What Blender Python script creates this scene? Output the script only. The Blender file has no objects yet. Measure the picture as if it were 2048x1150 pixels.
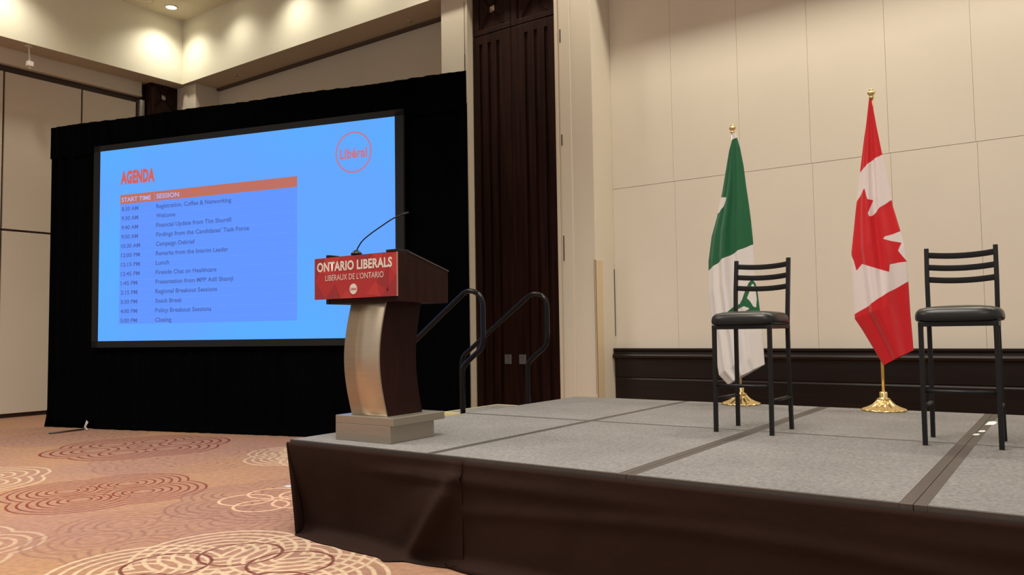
import bpy, bmesh, math, random
from mathutils import Vector, Matrix
random.seed(7)
S = bpy.context.scene
COL = S.collection
ST = 0.60            # height of the stage above the carpet

# ------------------------------------------------------------------ camera
cam_d = bpy.data.cameras.new('camera'); cam = bpy.data.objects.new('camera', cam_d); COL.objects.link(cam)
cam_d.sensor_width = 36.0; cam_d.lens = 36.0*1569.12/2048.0; cam_d.clip_end = 100
R0, U0, F0 = (0.8135157, 0.58135233, -0.014889), (0.04418788, -0.03626523, 0.9983648), (-0.57986174, 0.81284335, 0.05519106)
cam.matrix_world = Matrix(((R0[0], U0[0], -F0[0], 0), (R0[1], U0[1], -F0[1], 0), (R0[2], U0[2], -F0[2], ST+0.683), (0, 0, 0, 1)))
S.camera = cam
# ------------------------------------------------------------------ world, lights, exposure
w = bpy.data.worlds.new('ambient_fill'); S.world = w; w.use_nodes = True
w.node_tree.nodes['Background'].inputs[0].default_value = (1.0, 0.93, 0.86, 1)
w.node_tree.nodes['Background'].inputs[1].default_value = 0.50  # warm ambient fill, added through the open sides of the room
S.view_settings.view_transform = 'Standard'; S.view_settings.look = 'None'
S.view_settings.exposure = 0.06; S.view_settings.gamma = 1.0; S.view_settings.use_curve_mapping = False
WARM = (1.0, 0.94, 0.85)
def area(name, loc, size, power, col=WARM, aim=None, spread=math.pi):
    d = bpy.data.lights.new(name, 'AREA'); d.shape = 'RECTANGLE'; d.size, d.size_y = size; d.energy = power; d.color = col; d.spread = spread
    o = bpy.data.objects.new(name, d); COL.objects.link(o); o.location = loc
    if aim: o.rotation_euler = (Vector(aim)-Vector(loc)).to_track_quat('-Z', 'Y').to_euler()
    return o
area('hall_fill_light', (-8.5, 1.0, 7.15), (3.0, 3.0), 410, spread=math.radians(128))  # unseen overhead panels, added for the general light in the hall
area('hall_fill_light', (-2.0, 2.2, 7.15), (3.0, 3.0), 280, spread=math.radians(128))
area('hall_fill_light', (2.5, -2.5, 7.15), (3.0, 3.0), 200, spread=math.radians(140))
def spot(name, loc, power, size=128, blend=1.0, col=(1, .93, .76), rad=.11):
    d = bpy.data.lights.new(name, 'SPOT'); d.energy = power; d.color = col; d.spot_size = math.radians(size); d.spot_blend = blend; d.shadow_soft_size = rad
    o = bpy.data.objects.new(name, d); COL.objects.link(o); o.location = loc
    return o
WALL_LAMPS = [(-13.07, 7.80, 120), (-11.72, 7.80, 70), (-10.17, 7.80, 110), (-8.6, 7.80, 80), (-7.0, 7.80, 130), (-5.4, 7.80, 130), (-3.8, 7.80, 290), (-2.2, 7.80, 310), (-0.6, 7.80, 310), (1.0, 7.80, 310), (2.6, 7.80, 310),
              (-13.02, 5.12, 140), (-13.02, 2.5, 150)]
for x, y, e in WALL_LAMPS:
    spot('downlight_beam', (x, y, 7.19), e)

# ------------------------------------------------------------------ materials
MATS = {}
def lin(c):
    return tuple(((v/255)/12.92 if v/255 <= .04045 else ((v/255+.055)/1.055)**2.4) for v in c)
def mat(name, col, rough=.6, metal=0.0, noise=None, bump=None, emit=None, spec=.5, sheen=0, coat=0, stretch=None, trans=0):
    if name in MATS: return MATS[name]
    m = bpy.data.materials.new(name); m.use_nodes = True; nt = m.node_tree; n = nt.nodes; l = nt.links
    b = n['Principled BSDF']; b.inputs['Base Color'].default_value = (*col, 1); b.inputs['Roughness'].default_value = rough
    b.inputs['Metallic'].default_value = metal; b.inputs['Specular IOR Level'].default_value = spec
    if sheen: b.inputs['Sheen Weight'].default_value = sheen
    if coat: b.inputs['Coat Weight'].default_value = coat; b.inputs['Coat Roughness'].default_value = .25
    if emit: b.inputs['Emission Color'].default_value = (*emit[0], 1); b.inputs['Emission Strength'].default_value = emit[1]
    if noise or bump:
        tc = n.new('ShaderNodeTexCoord'); mp = n.new('ShaderNodeMapping'); l.new(tc.outputs['Object'], mp.inputs[0])
        if stretch: mp.inputs['Scale'].default_value = stretch
    if noise:
        sc, amt = noise[:2]; tx = n.new('ShaderNodeTexNoise'); tx.inputs['Scale'].default_value = sc; tx.inputs['Detail'].default_value = noise[2] if len(noise) > 2 else 4
        l.new(mp.outputs[0], tx.inputs[0]); rp = n.new('ShaderNodeMapRange'); rp.inputs['From Min'].default_value = .3; rp.inputs['From Max'].default_value = .7
        rp.inputs['To Min'].default_value = 1-amt; rp.inputs['To Max'].default_value = 1+amt; l.new(tx.outputs['Fac'], rp.inputs[0])
        vm = n.new('ShaderNodeVectorMath'); vm.operation = 'SCALE'; vm.inputs[0].default_value = col; l.new(rp.outputs[0], vm.inputs['Scale']); l.new(vm.outputs[0], b.inputs['Base Color'])
    if bump:
        tb = n.new('ShaderNodeTexNoise'); tb.inputs['Scale'].default_value = bump[0]; tb.inputs['Detail'].default_value = 3; l.new(mp.outputs[0], tb.inputs[0])
        bp = n.new('ShaderNodeBump'); bp.inputs['Strength'].default_value = bump[1]; bp.inputs['Distance'].default_value = bump[2] if len(bump) > 2 else .01
        l.new(tb.outputs['Fac'], bp.inputs['Height']); l.new(bp.outputs[0], b.inputs['Normal'])
    MATS[name] = m; return m
M_wall = mat('painted_plaster', (.64, .58, .48), .75, noise=(.6, .03))
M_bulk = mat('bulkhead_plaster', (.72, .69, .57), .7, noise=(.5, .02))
M_panel = mat('beige_fabric_panel', (.74, .685, .595), .85, noise=(1.2, .02), bump=(400, .05, .002))
M_part = mat('partition_vinyl', (.61, .54, .455), .7, noise=(.8, .03), bump=(300, .06, .002))
M_ceil = mat('stippled_ceiling', (.70, .65, .49), .9, noise=(60, .10), bump=(90, .4, .01))
M_soff = mat('shaded_soffit_plaster', (.50, .41, .30), .85, noise=(.6, .04))  # darker plaster tone with the underside's shade painted in
M_dark = mat('dark_track', (.035, .016, .012), .5)
M_wood = mat('espresso_wood', (.022, .008, .006), .42, noise=(3, .45, 6), stretch=(9, 9, .35), spec=.15)
M_wain = mat('espresso_wainscot', (.012, .006, .005), .36, noise=(3, .3, 5), stretch=(.4, 8, 8), spec=.3)
M_groove = mat('groove_shadow_wood', (.010, .004, .004), .6)
M_stud = mat('pewter_stud', (.55, .50, .46), .32, .9)
M_slot = mat('brown_slot', (.10, .065, .045), .8)
M_trimw = mat('cream_trim', (.66, .57, .45), .6)
M_guard = mat('vinyl_corner_guard', (.62, .50, .32), .5)
M_blackm = mat('black_powder_metal', (.007, .007, .008), .38, 0.0, spec=.3)
M_blackg = mat('black_gloss_tube', (.004, .004, .005), .16, 0.0, spec=.22)
M_vinyl = mat('black_vinyl', (.010, .010, .010), .34, bump=(160, .10, .002), spec=.42)
M_velvet = mat('black_velour', (.0010, .0010, .0014), .95, spec=.02, noise=(2, .3))
M_frame = mat('screen_border', (.006, .0075, .009), .6, spec=.25)
M_brown = mat('brown_skirt_cloth', (.0195, .0083, .0054), .8, spec=.12, noise=(1.2, .12), bump=(9, .25, .02))
M_gold = mat('polished_brass', (.88, .68, .31), .2, 1.0)
M_silver = mat('satin_aluminium', (.72, .72, .72), .3, .9)
M_steel = mat('brushed_bronze_steel', (.52, .44, .335), .36, .95, noise=(4, .06), stretch=(1, 60, 60))
M_steel2 = mat('brushed_base_steel', (.38, .345, .29), .42, .85, noise=(4, .05), stretch=(1, 40, 40))
M_maho = mat('dark_mahogany', (.018, .0045, .0035), .45, noise=(4, .3, 5), stretch=(6, 6, .8), spec=.12)
M_white = mat('white_plastic', (.75, .72, .66), .45)
M_tape = mat('white_tape', (.72, .72, .70), .6)
M_yel = mat('pale_yellow_nosing', (.62, .56, .26), .6)
M_edge = mat('deck_edge_metal', (.050, .041, .036), .5, .0, noise=(20, .12))
def deck_mat():
    m = mat('grey_deck_carpet', (.40, .375, .355), .92, bump=(260, .35, .004)); n = m.node_tree.nodes; l = m.node_tree.links; b = n['Principled BSDF']
    tc = n.new('ShaderNodeTexCoord')
    a = n.new('ShaderNodeTexNoise'); a.inputs['Scale'].default_value = 48; a.inputs['Detail'].default_value = 4; a.inputs['Roughness'].default_value = .7
    c = n.new('ShaderNodeTexNoise'); c.inputs['Scale'].default_value = 2.2; c.inputs['Detail'].default_value = 3
    geo = n.new('ShaderNodeNewGeometry')
    l.new(geo.outputs['Position'], a.inputs[0]); l.new(geo.outputs['Position'], c.inputs[0])
    r = n.new('ShaderNodeMapRange'); r.inputs[1].default_value = .35; r.inputs[2].default_value = .65; r.inputs[3].default_value = .72; r.inputs[4].default_value = 1.26; l.new(a.outputs['Fac'], r.inputs[0])
    r2 = n.new('ShaderNodeMapRange'); r2.inputs[1].default_value = .35; r2.inputs[2].default_value = .65; r2.inputs[3].default_value = .92; r2.inputs[4].default_value = 1.06; l.new(c.outputs['Fac'], r2.inputs[0])
    mu = n.new('ShaderNodeMath'); mu.operation = 'MULTIPLY'; l.new(r.outputs[0], mu.inputs[0]); l.new(r2.outputs[0], mu.inputs[1])
    v = n.new('ShaderNodeVectorMath'); v.operation = 'SCALE'; v.inputs[0].default_value = (.160, .152, .148); l.new(mu.outputs[0], v.inputs['Scale']); l.new(v.outputs[0], b.inputs['Base Color'])
    return m
M_deck = deck_mat()
def emat(name, rgb, k=1.0):
    m = bpy.data.materials.new(name); m.use_nodes = True; nt = m.node_tree; nt.nodes.clear()
    e = nt.nodes.new('ShaderNodeEmission'); o = nt.nodes.new('ShaderNodeOutputMaterial'); e.inputs[0].default_value = (*lin(rgb), 1); e.inputs[1].default_value = k
    nt.links.new(e.outputs[0], o.inputs[0]); return m

# ------------------------------------------------------------------ mesh helpers
def V(*a): return Vector(a)
def finish(name, bm, m, parent=None, smooth=False, bevel=0, loc=None, kind=None, recalc=True):
    if recalc: bmesh.ops.recalc_face_normals(bm, faces=bm.faces)
    me = bpy.data.meshes.new(name); bm.to_mesh(me); bm.free()
    for x in (m if isinstance(m, (list, tuple)) else [m]): me.materials.append(x)
    if smooth:
        for p in me.polygons: p.use_smooth = True
    o = bpy.data.objects.new(name, me); COL.objects.link(o)
    if parent: o.parent = parent
    if loc: o.location = loc
    if bevel:
        b = o.modifiers.new('bevel', 'BEVEL'); b.width = bevel; b.segments = 2; b.limit_method = 'ANGLE'; b.angle_limit = math.radians(40)
    if kind: o['kind'] = kind
    return o
def box(bm, x0, x1, y0, y1, z0, z1):
    vs = [bm.verts.new((x, y, z)) for x in (x0, x1) for y in (y0, y1) for z in (z0, z1)]
    for f in ((0, 1, 3, 2), (4, 6, 7, 5), (0, 4, 5, 1), (2, 3, 7, 6), (0, 2, 6, 4), (1, 5, 7, 3)): bm.faces.new([vs[i] for i in f])
def B(name, dims, m, parent=None, bevel=0, kind=None):
    bm = bmesh.new()
    for d in (dims if isinstance(dims[0], (list, tuple)) else [dims]): box(bm, *d)
    return finish(name, bm, m, parent, bevel=bevel, kind=kind)
def prism(bm, pts, a0, a1, axis):
    """pts: 2D outline; extruded along axis from a0 to a1. axis x: pts=(y,z); y: (x,z); z: (x,y)"""
    def mk(p, a): return {'x': (a, p[0], p[1]), 'y': (p[0], a, p[1]), 'z': (p[0], p[1], a)}[axis]
    A = [bm.verts.new(mk(p, a0)) for p in pts]; Bv = [bm.verts.new(mk(p, a1)) for p in pts]
    bm.faces.new(A); bm.faces.new(list(reversed(Bv)))
    for i in range(len(pts)):
        j = (i+1) % len(pts); bm.faces.new((A[i], A[j], Bv[j], Bv[i]))
def smooth_path(pts, sub=6, closed=False):
    P = [Vector(p) for p in pts]; out = []
    for i in range(len(P)-1):
        p0 = P[i-1] if i else P[0]*2-P[1]; p1, p2 = P[i], P[i+1]; p3 = P[i+2] if i+2 < len(P) else P[-1]*2-P[-2]
        for k in range(sub):
            t = k/sub; out.append(.5*((2*p1)+(p2-p0)*t+(2*p0-5*p1+4*p2-p3)*t*t+(3*p1-p0-3*p2+p3)*t**3))
    out.append(P[-1]); return out
def round_path(pts, r, sub=6):
    """polyline with rounded corners"""
    P = [Vector(p) for p in pts]; out = [P[0]]
    for i in range(1, len(P)-1):
        a, b, c = P[i-1], P[i], P[i+1]; ra = min(r, (a-b).length*.48, (c-b).length*.48)
        s = b+(a-b).normalized()*ra; e = b+(c-b).normalized()*ra
        for k in range(sub+1):
            t = k/sub; out.append(s*(1-t)**2+b*2*t*(1-t)+e*t*t)
    out.append(P[-1]); return out
def tube(bm, path, r, n=12, square=False):
    P = [Vector(p) for p in path]; rings = []; up = None
    for i, p in enumerate(P):
        t = (P[min(i+1, len(P)-1)]-P[max(i-1, 0)]).normalized()
        if up is None:
            up = Vector((0, 1, 0)) if abs(t.y) < .9 else Vector((1, 0, 0))
        x = t.cross(up).normalized(); up = x.cross(t).normalized()
        rr = r[i] if isinstance(r, (list, tuple)) else r
        rings.append([bm.verts.new(p+(x*math.cos(a)+up*math.sin(a))*rr) for a in [2*math.pi*(k+.5)/n for k in range(n)]])
    for a, b in zip(rings, rings[1:]):
        for k in range(n): bm.faces.new((a[k], a[(k+1) % n], b[(k+1) % n], b[k]))
    bm.faces.new(rings[0]); bm.faces.new(list(reversed(rings[-1])))
def lathe(bm, prof, n=48, c=(0, 0), flute=None):
    rings = []
    for r, z in prof:
        ring = []
        for k in range(n):
            a = 2*math.pi*k/n; rr = r*(1+(flute(r, z)*math.cos(flute_n*a) if flute else 0))
            ring.append(bm.verts.new((c[0]+rr*math.cos(a), c[1]+rr*math.sin(a), z)))
        rings.append(ring)
    for a, b in zip(rings, rings[1:]):
        for k in range(n): bm.faces.new((a[k], a[(k+1) % n], b[(k+1) % n], b[k]))
    bm.faces.new(rings[0]); bm.faces.new(list(reversed(rings[-1])))
flute_n = 16
def thing(name, label, cat, loc=(0, 0, 0), rz=0, group=None):
    o = bpy.data.objects.new(name, None); COL.objects.link(o); o.location = loc; o.rotation_euler = (0, 0, rz); o.empty_display_size = .1
    o['label'] = label; o['category'] = cat
    if group: o['group'] = group
    return o
def tag(o, label, cat, group=None, kind=None):
    o['label'] = label; o['category'] = cat
    if group: o['group'] = group
    if kind: o['kind'] = kind
    return o
def dup(root, loc, rz, label, group=None):
    r = root.copy(); COL.objects.link(r); r.location = loc; r.rotation_euler = (0, 0, rz); r['label'] = label
    if group: r['group'] = group
    for ch in list(root.children):
        c = ch.copy(); COL.objects.link(c); c.parent = r
        for g in ch.children:
            d = g.copy(); COL.objects.link(d); d.parent = c
    return r
def lettering(name, body, m, parent, x0, x1, z, cap, y, bold=0.0, shear=0):
    """flat lettering fitted between x0 and x1 with its baseline at z, standing in the local xz plane at y"""
    c = bpy.data.curves.new(name, 'FONT'); c.body = body; c.size = 1.0; c.offset = bold; c.resolution_u = 3; c.space_character = 1.0+bold
    t = bpy.data.objects.new(name+'_tmp', c); COL.objects.link(t)
    dg = bpy.context.evaluated_depsgraph_get(); dg.update(); me = bpy.data.meshes.new_from_object(t.evaluated_get(dg))
    bpy.data.objects.remove(t); me.name = name
    xs = [v.co.x for v in me.vertices]; ax, bx = min(xs), max(xs); k = cap/.729
    sx = (x1-x0)/(bx-ax) if x1 else k*.93
    for v in me.vertices: v.co = Vector((x0+(v.co.x-ax)*sx, y, z+v.co.y*k))
    me.materials.clear(); me.materials.append(m)
    o = bpy.data.objects.new(name, me); COL.objects.link(o); o.parent = parent
    return o

# ------------------------------------------------------------------ carpet
def floor_mat():
    m = bpy.data.materials.new('patterned_carpet'); m.use_nodes = True; nt = m.node_tree; n = nt.nodes; l = nt.links
    b = n['Principled BSDF']; b.inputs['Roughness'].default_value = .95; b.inputs['Specular IOR Level'].default_value = .1
    g = bpy.data.node_groups.new('scalloped_rings', 'ShaderNodeTree')
    for nm, ty in (('Vector', 'NodeSocketVector'), ('Center', 'NodeSocketVector'), ('Angle', 'NodeSocketFloat'), ('Lobes', 'NodeSocketFloat'), ('Offset', 'NodeSocketFloat'),
                   ('RMin', 'NodeSocketFloat'), ('RMax', 'NodeSocketFloat'), ('Spacing', 'NodeSocketFloat'), ('Width', 'NodeSocketFloat')):
        g.interface.new_socket(nm, in_out='INPUT', socket_type=ty)
    for nm in ('Near', 'Cross', 'Disc'): g.interface.new_socket(nm, in_out='OUTPUT', socket_type='NodeSocketFloat')
    gn = g.nodes; gl = g.links; gi = gn.new('NodeGroupInput'); go = gn.new('NodeGroupOutput')
    def mth(op, a, b=None, c=None):
        x = gn.new('ShaderNodeMath'); x.operation = op
        for i, v in enumerate((a, b, c)):
            if v is None: continue
            if isinstance(v, (int, float)): x.inputs[i].default_value = v
            else: gl.new(v, x.inputs[i])
        return x.outputs[0]
    sub = gn.new('ShaderNodeVectorMath'); sub.operation = 'SUBTRACT'; gl.new(gi.outputs['Vector'], sub.inputs[0]); gl.new(gi.outputs['Center'], sub.inputs[1])
    sp = gn.new('ShaderNodeSeparateXYZ'); gl.new(sub.outputs[0], sp.inputs[0])
    th = mth('ADD', mth('ARCTAN2', sp.outputs[1], sp.outputs[0]), gi.outputs['Angle'])
    r = mth('SQRT', mth('ADD', mth('MULTIPLY', sp.outputs[0], sp.outputs[0]), mth('MULTIPLY', sp.outputs[1], sp.outputs[1])))
    step = mth('DIVIDE', 2*math.pi, gi.outputs['Lobes'])
    fold = mth('SUBTRACT', mth('FLOORED_MODULO', th, step), mth('MULTIPLY', step, .5))
    def dist(ang):
        x = mth('SUBTRACT', mth('MULTIPLY', r, mth('COSINE', ang)), gi.outputs['Offset']); y = mth('MULTIPLY', r, mth('SINE', ang))
        return mth('SQRT', mth('ADD', mth('MULTIPLY', x, x), mth('MULTIPLY', y, y)))
    def rings(d):
        ph = mth('DIVIDE', mth('SUBTRACT', d, gi.outputs['RMin']), gi.outputs['Spacing'])
        tri = mth('ABSOLUTE', mth('SUBTRACT', mth('SUBTRACT', ph, mth('ROUND', ph)), 0))
        dd = mth('MULTIPLY', tri, gi.outputs['Spacing'])
        ln = gn.new('ShaderNodeMapRange'); ln.interpolation_type = 'SMOOTHSTEP'
        gl.new(dd, ln.inputs[0]); gl.new(mth('MULTIPLY', gi.outputs['Width'], .6), ln.inputs[1]); gl.new(mth('MULTIPLY', gi.outputs['Width'], 1.3), ln.inputs[2])
        ln.inputs[3].default_value = 1; ln.inputs[4].default_value = 0
        inr = mth('MULTIPLY', mth('GREATER_THAN', d, mth('SUBTRACT', gi.outputs['RMin'], .02)), mth('LESS_THAN', d, mth('ADD', gi.outputs['RMax'], .02)))
        return mth('MULTIPLY', ln.outputs[0], inr)
    d1 = dist(fold)
    sgn = mth('SIGN', fold); other = mth('SUBTRACT', fold, mth('MULTIPLY', sgn, step)); d2 = dist(other)
    gl.new(rings(d1), go.inputs['Near']); gl.new(mth('MAXIMUM', rings(d1), rings(d2)), go.inputs['Cross']); gl.new(mth('LESS_THAN', d1, gi.outputs['RMax']), go.inputs['Disc'])
    geo = n.new('ShaderNodeNewGeometry')
    wob = n.new('ShaderNodeTexNoise'); wob.inputs['Scale'].default_value = 3; l.new(geo.outputs['Position'], wob.inputs[0])
    # ground colour
    n1 = n.new('ShaderNodeTexNoise'); n1.inputs['Scale'].default_value = .55; n1.inputs['Detail'].default_value = 3; l.new(geo.outputs['Position'], n1.inputs[0])
    cr = n.new('ShaderNodeValToRGB'); cr.color_ramp.elements[0].position = .38; cr.color_ramp.elements[0].color = (.335, .19, .108, 1); cr.color_ramp.elements[1].position = .62; cr.color_ramp.elements[1].color = (.30, .168, .123, 1)
    l.new(n1.outputs['Fac'], cr.inputs[0])
    n2 = n.new('ShaderNodeTexNoise'); n2.inputs['Scale'].default_value = 22; n2.inputs['Detail'].default_value = 5; l.new(geo.outputs['Position'], n2.inputs[0])
    r2 = n.new('ShaderNodeMapRange'); r2.inputs[1].default_value = .3; r2.inputs[2].default_value = .7; r2.inputs[3].default_value = .84; r2.inputs[4].default_value = 1.14; l.new(n2.outputs['Fac'], r2.inputs[0])
    cur = cr.outputs[0]
    def mix(fac, col, amt, cur):
        mx = n.new('ShaderNodeMix'); mx.data_type = 'RGBA'; mu = n.new('ShaderNodeMath'); mu.operation = 'MULTIPLY'; l.new(fac, mu.inputs[0]); mu.inputs[1].default_value = amt
        l.new(mu.outputs[0], mx.inputs['Factor']); l.new(cur, mx.inputs['A']); mx.inputs['B'].default_value = (*col, 1); return mx.outputs['Result']
    def grp(c, ang, lob, off, rmin, rmax, spc, wd):
        x = n.new('ShaderNodeGroup'); x.node_tree = g; l.new(geo.outputs['Position'], x.inputs['Vector'])
        x.inputs['Center'].default_value = (c[0], c[1], 0)
        for k, v in (('Angle', ang), ('Lobes', lob), ('Offset', off), ('RMin', rmin), ('RMax', rmax), ('Spacing', spc), ('Width', wd)): x.inputs[k].default_value = v
        return x
    CREAM, RED, MAUVE, MAR = (.52, .40, .27), (.17, .035, .024), (.18, .085, .075), (.11, .015, .015)
    MO = []
    # (centre, angle, lobes, offset, rmin, rmax, spacing, width, colour, strength, output, disc tint)
    for q in (((-10.6, 5.0), .5, 6, .40, .10, .50, .10, .014, MAUVE, .45, 'Near', .12), ((-6.6, 5.75), .2, 6, .42, .12, .44, .08, .016, CREAM, .75, 'Cross', .15),
              ((-7.6, 4.75), .9, 6, .42, .12, .52, .10, .014, MAUVE, .35, 'Near', .08), ((-8.92, 4.98), .35, 6, .46, .14, .54, .10, .015, RED, .95, 'Near', .18),
              ((-6.62, 3.40), .25, 4, .33, .085, .50, .068, .010, RED, .95, 'Near', .15), ((-6.62, 3.40), .25, 4, .33, .085, .36, .068, .007, RED, .5, 'Cross', 0), ((-8.3, 2.75), .0, 6, .42, .12, .50, .095, .014, CREAM, .7, 'Near', .12),
              ((-5.72, 1.75), .4, 6, .36, .12, .40, .08, .014, CREAM, .5, 'Near', .10), ((-4.95, 2.95), .4, 6, .40, .12, .42, .075, .012, MAUVE, .42, 'Near', .05),
              ((-5.15, 4.02), .3, 6, .42, .12, .42, .075, .012, MAUVE, .55, 'Near', .16), ((-5.12, 3.98), .55, 5, .24, .20, .20, .9, .012, (.58, .38, .26), .85, 'Cross', 0),
              ((-3.80, 2.55), .15, 6, .46, .12, .50, .075, .013, CREAM, .85, 'Cross', .10), ((-3.80, 2.55), .42, 6, .40, .235, .235, .9, .011, MAR, .85, 'Cross', 0),
              ((-2.0, 2.2), .0, 6, .42, .12, .50, .095, .014, MAUVE, .6, 'Near', .12)):
        c, a, lo, of, r0, r1, sp_, wd, colr, st, outp, disc = q
        x = grp(c, a, lo, of, r0, r1, sp_, wd)
        if disc: cur = mix(x.outputs['Disc'], (.26, .145, .12), disc*2.0, cur)
        cur = mix(x.outputs[outp], colr, st, cur)
    v = n.new('ShaderNodeVectorMath'); v.operation = 'SCALE'; l.new(cur, v.inputs[0]); l.new(r2.outputs[0], v.inputs['Scale']); l.new(v.outputs[0], b.inputs['Base Color'])
    bp = n.new('ShaderNodeBump'); bp.inputs['Strength'].default_value = .25; bp.inputs['Distance'].default_value = .01; n3 = n.new('ShaderNodeTexNoise'); n3.inputs['Scale'].default_value = 120
    l.new(geo.outputs['Position'], n3.inputs[0]); l.new(n3.outputs['Fac'], bp.inputs['Height']); l.new(bp.outputs[0], b.inputs['Normal'])
    return m
B('floor', (-14.6, 6, -7, 9.4, -.1, 0), floor_mat(), kind='structure')

# ------------------------------------------------------------------ room shell
ceil = B('ceiling', (-13.51, 6, -7, 8.3, 7.25, 7.4), M_ceil, kind='structure')
# bulkheads: bright vertical faces round the raised ceiling, soffit underside coloured darker to paint in its shade
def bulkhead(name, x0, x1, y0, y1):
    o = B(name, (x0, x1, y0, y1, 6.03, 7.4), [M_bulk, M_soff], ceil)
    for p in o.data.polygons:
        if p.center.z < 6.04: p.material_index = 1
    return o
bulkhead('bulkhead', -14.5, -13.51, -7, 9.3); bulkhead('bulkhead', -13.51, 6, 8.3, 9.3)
# left wall: operable partition
wl = B('wall_left', (-14.5, -14.10, -7, 9.3, 0, 6.03), M_dark, kind='structure')
B('partition_head', (-14.10, -14.0, -7, 7.78, 5.765, 6.03), M_wall, wl)
B('track_cover', (-14.0, -13.988, -7, 7.78, 5.765, 5.80), M_trimw, wl)
ys = [7.70, 6.71]+[6.71-1.24*k for k in range(1, 11)]
for k in range(11):
    y1, y0 = ys[k], ys[k+1]+.03
    B('partition_panel', [(-14.10, -14.055, y0, y1, 3.065, 5.65), (-14.10, -14.055, y0, y1, .07, 3.03)], M_part, wl, bevel=.004)
B('wall_post', (-14.10, -13.98, 7.74, 7.83, 0, 5.70), M_silver, wl, bevel=.004)
# back wall with its two columns
wb = B('wall_back', (-14.1, 6, 8.9, 9.3, 0, 6.03), M_wall, kind='structure')
B('soffit_slot', (-13.23, -7.17, 8.84, 8.9, 5.985, 6.03), M_slot, wb)
B('corner_column', [(-14.10, -13.23, 8.4, 8.92, 0, 6.03), (-13.62, -13.50, 8.385, 8.4, 0, 6.03)], M_wall, wb, bevel=.004)
B('door_column', [(-7.17, -6.70, 8.4, 8.92, 0, 6.03), (-5.24, -4.73, 8.4, 8.92, 0, 6.03), (-6.72, -5.2, 8.64, 8.92, 0, 6.03), (-5.19, -5.03, 8.385, 8.4, 0, 6.03)], M_wall, wb, bevel=.004)
B('door_jamb', [(-6.70, -6.685, 8.385, 8.6, 0, 6.03), (-5.255, -5.215, 8.38, 8.56, 0, 6.03)], M_trimw, wb)
B('shadow_gap', [(-6.745, -6.739, 8.397, 8.4, 0, 5.9), (-6.748, -6.736, 8.396, 8.4, 4.9, 5.15), (-6.748, -6.736, 8.396, 8.4, 3.9, 4.1), (-5.175, -5.163, 8.38, 8.388, 4.95, 5.12), (-5.175, -5.163, 8.38, 8.388, 3.62, 3.76), (-5.175, -5.163, 8.38, 8.388, 2.15, 2.47), (-4.748, -4.742, 8.395, 8.4, .5, 2.14), (-4.734, -4.726, 8.868, 8.88, 1.2, 2.05)], M_dark, wb)
g = B('corner_guard', [(-4.742, -4.722, 8.392, 8.4, 0, 2.14), (-4.730, -4.722, 8.392, 8.56, 0, 2.14)], M_guard, wb, bevel=.002)
# stage wall fabric panels, in two courses
seam = [-4.73, -3.88, -3.05, -2.257, -1.47, -.69, .10, .89, 1.68, 2.47, 3.26, 4.05, 4.84]
for k in range(len(seam)-1):
    a, b_ = seam[k]+.0012, seam[k+1]-.0012
    B('wall_panel', (a, b_, 8.886, 8.9, 1.04, 3.0715), M_panel, wb, bevel=.0015)
    B('wall_panel', (a-.012 if k else a, b_-.012, 8.886, 8.9, 3.0765, 6.03), M_panel, wb, bevel=.0015)
# dark wainscot
bm = bmesh.new()
prism(bm, [(8.9, 0), (8.9, 1.045), (8.80, 1.045), (8.80, 1.02), (8.815, 1.005), (8.815, .985), (8.785, .975), (8.775, .95), (8.785, .925), (8.825, .915), (8.835, .90), (8.835, .69), (8.85, .68), (8.84, .66), (8.84, 0)], -4.725, 6, 'x')
tr = finish('trim_1', bm, M_wain, bevel=.003, kind='structure')
# partition pocket doors: tall pair beside the stage, matching leaf in the far corner
def stud(name, parent, cx, cz, y, face):
    """pyramid stud with four diagonal ridges; face 'y' looks toward -y, 'x' toward +x"""
    bm = bmesh.new()
    def T(a, b_, d): return (cx+a, y-d, cz+b_) if face == 'y' else (y+d, cx+a, cz+b_)
    q = [bm.verts.new(T(a*.040, b_*.046, 0)) for a, b_ in ((-1, -1), (1, -1), (1, 1), (-1, 1))]; top = bm.verts.new(T(0, 0, .05))
    for i in range(4): bm.faces.new((q[i], q[(i+1) % 4], top))
    return finish(name, bm, M_stud, parent)
def cross_ridges(parent, cx, cz, y, face, hx, hz):
    bm = bmesh.new()
    def T(a, b_, d): return Vector((cx+a, y-d, cz+b_) if face == 'y' else (y+d, cx+a, cz+b_))
    for a, b_ in ((-1, -1), (1, -1), (1, 1), (-1, 1)):
        s, e = (a*.04, b_*.05), (a*hx, b_*hz); L = math.hypot(e[0]-s[0], e[1]-s[1]); nx, nz = -(e[1]-s[1])/L*.012, (e[0]-s[0])/L*.012
        vs = [bm.verts.new(T(s[0]+nx, s[1]+nz, 0)), bm.verts.new(T(s[0]-nx, s[1]-nz, 0)), bm.verts.new(T(e[0]-nx, e[1]-nz, 0)), bm.verts.new(T(e[0]+nx, e[1]+nz, 0)),
              bm.verts.new(T(s[0], s[1], .04)), bm.verts.new(T(e[0], e[1], .02))]
        for f in ((0, 4, 5, 3), (4, 1, 2, 5), (0, 1, 4), (2, 3, 5)): bm.faces.new([vs[i] for i in f])
    return finish('cross_moulding', bm, M_wood, parent)
door = B('door_1', (-6.68, -5.24, 8.585, 8.62, .6*0, 6.03), M_groove, kind='structure')
YD = 8.5
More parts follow.
